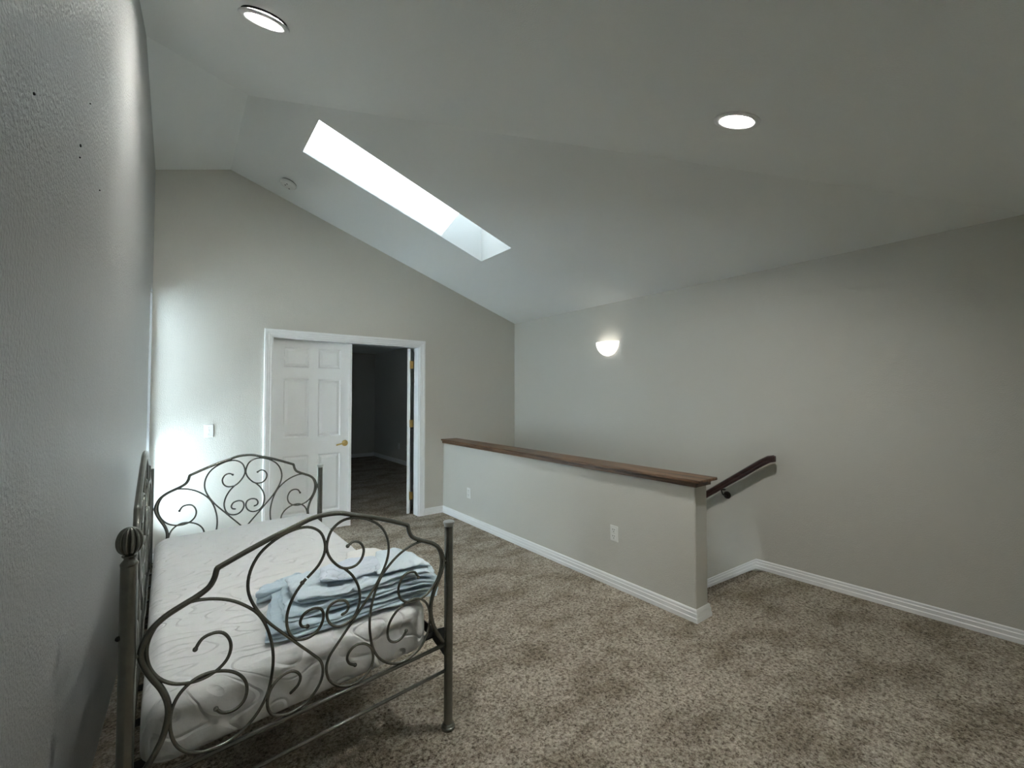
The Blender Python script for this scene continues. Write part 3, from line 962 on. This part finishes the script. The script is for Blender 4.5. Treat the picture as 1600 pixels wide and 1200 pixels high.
obj('corner_bracket', bm, M_DARKMETAL, bed)
for k in range(9):
    f = (k + 0.5) / 9
    a = NL.lerp(FL, f) + Vector((0.004, 0, 0.352)); b_ = NR.lerp(FR, f) + Vector((-0.004, 0, 0.352))
    bar('support_slat', a, b_, 0.03, 0.008, M_DARKMETAL)

# ---------------------------------------------------------------- mattress: rounded quilted block
MC = [Vector((-0.072, 1.628)), Vector((0.880, 1.737)), Vector((0.845, 3.655)), Vector((-0.103, 3.525))]
MZ0, MZ1 = 0.357, 0.545
def mat_xy(s, t):
    a = MC[0].lerp(MC[1], s); b_ = MC[3].lerp(MC[2], s)
    return a.lerp(b_, t)
bm = bmesh.new()
NS, NT = 44, 88
def side_round(v, n):   # distribute parameter with denser edges
    return v
RD_ = 0.055
ctr = mat_xy(0.5, 0.5)
# superellipsoid-like cross-section rings: go round the plan outline, rise through profile, close to the middle
def outline(ins, n_side=30, cr=0.085):
    """rounded-corner outline, inset from the full plan"""
    pts = []
    W_, H_ = 0.955, 1.905
    w, h_ = W_ / 2 - ins, H_ / 2 - ins
    r = max(cr - ins, 0.012)
    def arc(cx, cy, a0):
        for k in range(9):
            a = R(a0 + 90 * k / 8)
            pts.append((cx + r * math.cos(a), cy + r * math.sin(a)))
    def line(x0, y0, x1, y1, n):
        for k in range(1, n):
            pts.append((x0 + (x1 - x0) * k / n, y0 + (y1 - y0) * k / n))
    arc(w - r, h_ - r, 0); line(w - r, h_, -(w - r), h_, 16)
    arc(-(w - r), h_ - r, 90); line(-w, h_ - r, -w, -(h_ - r), 30)
    arc(-(w - r), -(h_ - r), 180); line(-(w - r), -h_, w - r, -h_, 16)
    arc(w - r, -(h_ - r), 270); line(w, -(h_ - r), w, h_ - r, 30)
    return [(0.5 + x / W_, 0.5 + y / H_) for x, y in pts]
prof = []
for k in range(7):
    a = R(90 - 15 * k); prof.append((0.045 - 0.045 * math.cos(R(90) - a) if False else 0.045 * (1 - math.cos(R(15 * k))) if False else 0, 0))
prof = [(0.12, 0.0), (0.03, 0.0), (0.012, 0.004), (0.003, 0.014), (0.0, 0.035), (0.0, 0.075), (0.002, 0.115)]
for k in range(1, 8):
    a = R(90 * k / 7)
    prof.append((0.002 + 0.058 * (1 - math.cos(a)), 0.128 + 0.055 * math.sin(a)))
prof += [(0.10, 0.1855), (0.16, 0.187), (0.24, 0.188), (0.33, 0.188), (0.42, 0.188)]
rings = []
for ins, hz in prof:
    ring = []
    for (s, t_) in outline(ins):
        q = mat_xy(s, t_)
        z = MZ0 + hz
        nz_ = noise.noise(Vector((q.x * 5, q.y * 5, 1.3)))
        nz2 = noise.noise(Vector((q.x * 16, q.y * 11, 4.3)))
        if ins > 0.035 and hz > 0.1:
            z += 0.006 * nz_ + 0.0025 * nz2
        off = 0.006 * nz2 if hz > 0.03 else 0
        dirn = (q - ctr).normalized()
        ring.append(bm.verts.new((q.x + dirn.x * off * 0.6, q.y + dirn.y * off * 0.3, z)))
    rings.append(ring)
n_ = len(rings[0])
for i in range(len(rings) - 1):
    for k in range(n_):
        bm.faces.new((rings[i][k], rings[i][(k + 1) % n_], rings[i + 1][(k + 1) % n_], rings[i + 1][k]))
bm.faces.new(rings[0][::-1]); bm.faces.new(rings[-1])
bmesh.ops.triangulate(bm, faces=[f for f in bm.faces if len(f.verts) > 4])
mo = obj('mattress', bm, M_MATTRESS, smooth=True)
tag(mo, 'white quilted mattress lying on the metal daybed', 'mattress')

# ---------------------------------------------------------------- folded bed linen
def bed_top(x, y):
    """height of the mattress top, falling away beyond its front edge"""
    ex = 0.880 - (y - 1.737) * 0.018 - 0.03
    z = MZ1 + 0.004
    if x > ex:
        z -= min(0.030, (x - ex) ** 2 * 3.2)
    return z

def ridged(v):
    return 1 - 2 * abs(noise.noise(v))

def folded(name, poly, z0, h, layers, m, seed, label, wr=0.010, cat='folded sheet', ang=0.0, slack=0.02):
    """a cloth folded into several layers inside the plan polygon: every layer has its own
    wandering rounded edge, the top is creased, the whole sags over the mattress edge"""
    P = [Vector((x, y)) for x, y in poly]
    pts = []
    n = len(P)
    SUBN = 40
    for i in range(n):
        p0, p1, p2, p3 = P[i - 1], P[i], P[(i + 1) % n], P[(i + 2) % n]
        for k in range(SUBN):
            t_ = k / SUBN
            q = p1.lerp(p2, t_)
            c_ = 0.5 * ((2 * p1) + (p2 - p0) * t_ + (2 * p0 - 5 * p1 + 4 * p2 - p3) * t_ * t_ + (3 * p1 - p0 - 3 * p2 + p3) * t_ ** 3)
            pts.append(q.lerp(c_, 0.35))
    ctr_ = sum(P, Vector((0, 0))) / n
    ca, sa = math.cos(ang), math.sin(ang)
    bm = bmesh.new()
    prof = [(0.10, 0, 0)]
    lh = h / layers
    for l in range(layers):
        b0 = l * lh
        for ins, f in ((0.024, 0.04), (0.010, 0.10), (0.003, 0.24), (0.0, 0.42), (0.0, 0.58), (0.003, 0.76), (0.010, 0.90), (0.024, 0.96)):
            prof.append((ins + 0.003 * l, b0 + f * lh, l))
    top0 = prof[-1][0]
    for k in range(1, 15):
        prof.append((top0 + 0.012 * k, h, layers - 1))
    rings = []
    for j, (ins, hz, layer) in enumerate(prof):
        ring = []
        for i, q in enumerate(pts):
            v = q - ctr_
            dist = v.length
            wob = noise.noise(Vector((q.x * 6, q.y * 6, seed * 3.1 + layer * 5.7))) * slack \
                + noise.noise(Vector((q.x * 22, q.y * 22, seed * 1.7 + layer * 2.9))) * slack * 0.35
            k = max(0.03, 1 - (ins - wob) / dist)
            x, y = ctr_.x + v.x * k, ctr_.y + v.y * k
            a, b_ = (x * ca + y * sa), (-x * sa + y * ca)
            s1 = Vector((a * 5, b_ * 16, seed * 2.0 + layer * 0.4))
            s2 = Vector((a * 14 + 3, b_ * 30, seed * 5.0 + layer * 0.8))
            s3 = Vector((x * 9, y * 9, seed))
            hh = noise.noise(s3) * wr * 0.9 + max(ridged(s1), 0.0) ** 3 * wr * 1.3 - wr * 0.3 + max(ridged(s2), 0) ** 3 * wr * 0.55
            f = hz / h
            edge_d = (1 - f) if j == 0 else 1
            z = z0 + hz + hh * f ** 1.1 + bed_top(x, y) - MZ1
            if layers > 1 and 0 < f < 0.97:
                z += lh * 0.35 * noise.noise(Vector((x * 8, y * 8, seed + layer * 3.3)))
            ring.append(bm.verts.new((x, y, max(z, z0 + bed_top(x, y) - MZ1))))
        rings.append(ring)
    nn = len(pts)
    for i in range(len(rings) - 1):
        for k in range(nn):
            bm.faces.new((rings[i][k], rings[i][(k + 1) % nn], rings[i + 1][(k + 1) % nn], rings[i + 1][k]))
    bm.faces.new(rings[0][::-1])
    cv = bm.verts.new((ctr_.x, ctr_.y, sum(v.co.z for v in rings[-1]) / nn))
    for k in range(nn):
        bm.faces.new((rings[-1][k], rings[-1][(k + 1) % nn], cv))
    o = obj(name, bm, m, smooth=True)
    return tag(o, label, cat, None)

folded('folded_sheet', [(0.262, 1.775), (0.45, 1.748), (0.70, 1.768), (0.925, 1.778), (1.000, 1.92), (0.93, 2.14), (0.60, 2.12), (0.335, 2.13)],
       MZ1 + 0.003, 0.036, 3, M_BLUE2, 1, 'wide pale blue sheet folded flat at the bottom of the linen pile', 0.006, slack=0.022)
folded('folded_sheet', [(0.335, 1.805), (0.50, 1.790), (0.72, 1.795), (0.93, 1.800), (0.990, 1.94), (0.91, 2.14), (0.62, 2.12), (0.36, 2.09)],
       MZ1 + 0.046, 0.022, 2, M_BLUE2, 7, 'second pale blue sheet from the bottom of the linen pile', 0.006, ang=0.3, slack=0.030)
folded('folded_sheet', [(0.375, 1.850), (0.55, 1.808), (0.74, 1.815), (0.925, 1.815), (0.975, 1.94), (0.90, 2.13), (0.62, 2.11), (0.39, 2.06)],
       MZ1 + 0.076, 0.024, 2, M_BLUE, 2, 'crumpled light blue fitted sheet in the middle of the linen pile', 0.011, ang=0.25, slack=0.034)
folded('folded_pillowcase', [(0.690, 1.860), (0.80, 1.845), (0.945, 1.860), (0.960, 1.98), (0.880, 2.130), (0.77, 2.10)],
       MZ1 + 0.112, 0.012, 1, M_BLUE3, 3, 'smooth light blue pillowcase on the right of the linen pile', 0.006, cat='pillowcase', ang=1.2, slack=0.012)
folded('folded_pillowcase', [(0.475, 1.915), (0.60, 1.865), (0.720, 1.900), (0.745, 2.06), (0.64, 2.09), (0.50, 2.05)],
       MZ1 + 0.113, 0.014, 1, M_QUILT_BLUE, 4, 'pale lavender quilted pillowcase on top of the linen pile', 0.006, cat='pillowcase', slack=0.010)
folded('folded_cloth', [(0.275, 2.12), (0.36, 2.145), (0.48, 2.155), (0.50, 2.24), (0.40, 2.26), (0.30, 2.20)],
       MZ1 + 0.004, 0.040, 2, M_BLUE2, 5, 'darker blue cloth corner sticking out behind the linen pile', 0.010, cat='cloth')
folded('folded_cloth', [(0.66, 2.21), (0.80, 2.20), (0.90, 2.23), (0.90, 2.40), (0.72, 2.40)],
       MZ1 + 0.004, 0.045, 2, M_WHITECLOTH, 6, 'small folded white cloth behind the blue linen pile', 0.006, cat='cloth')
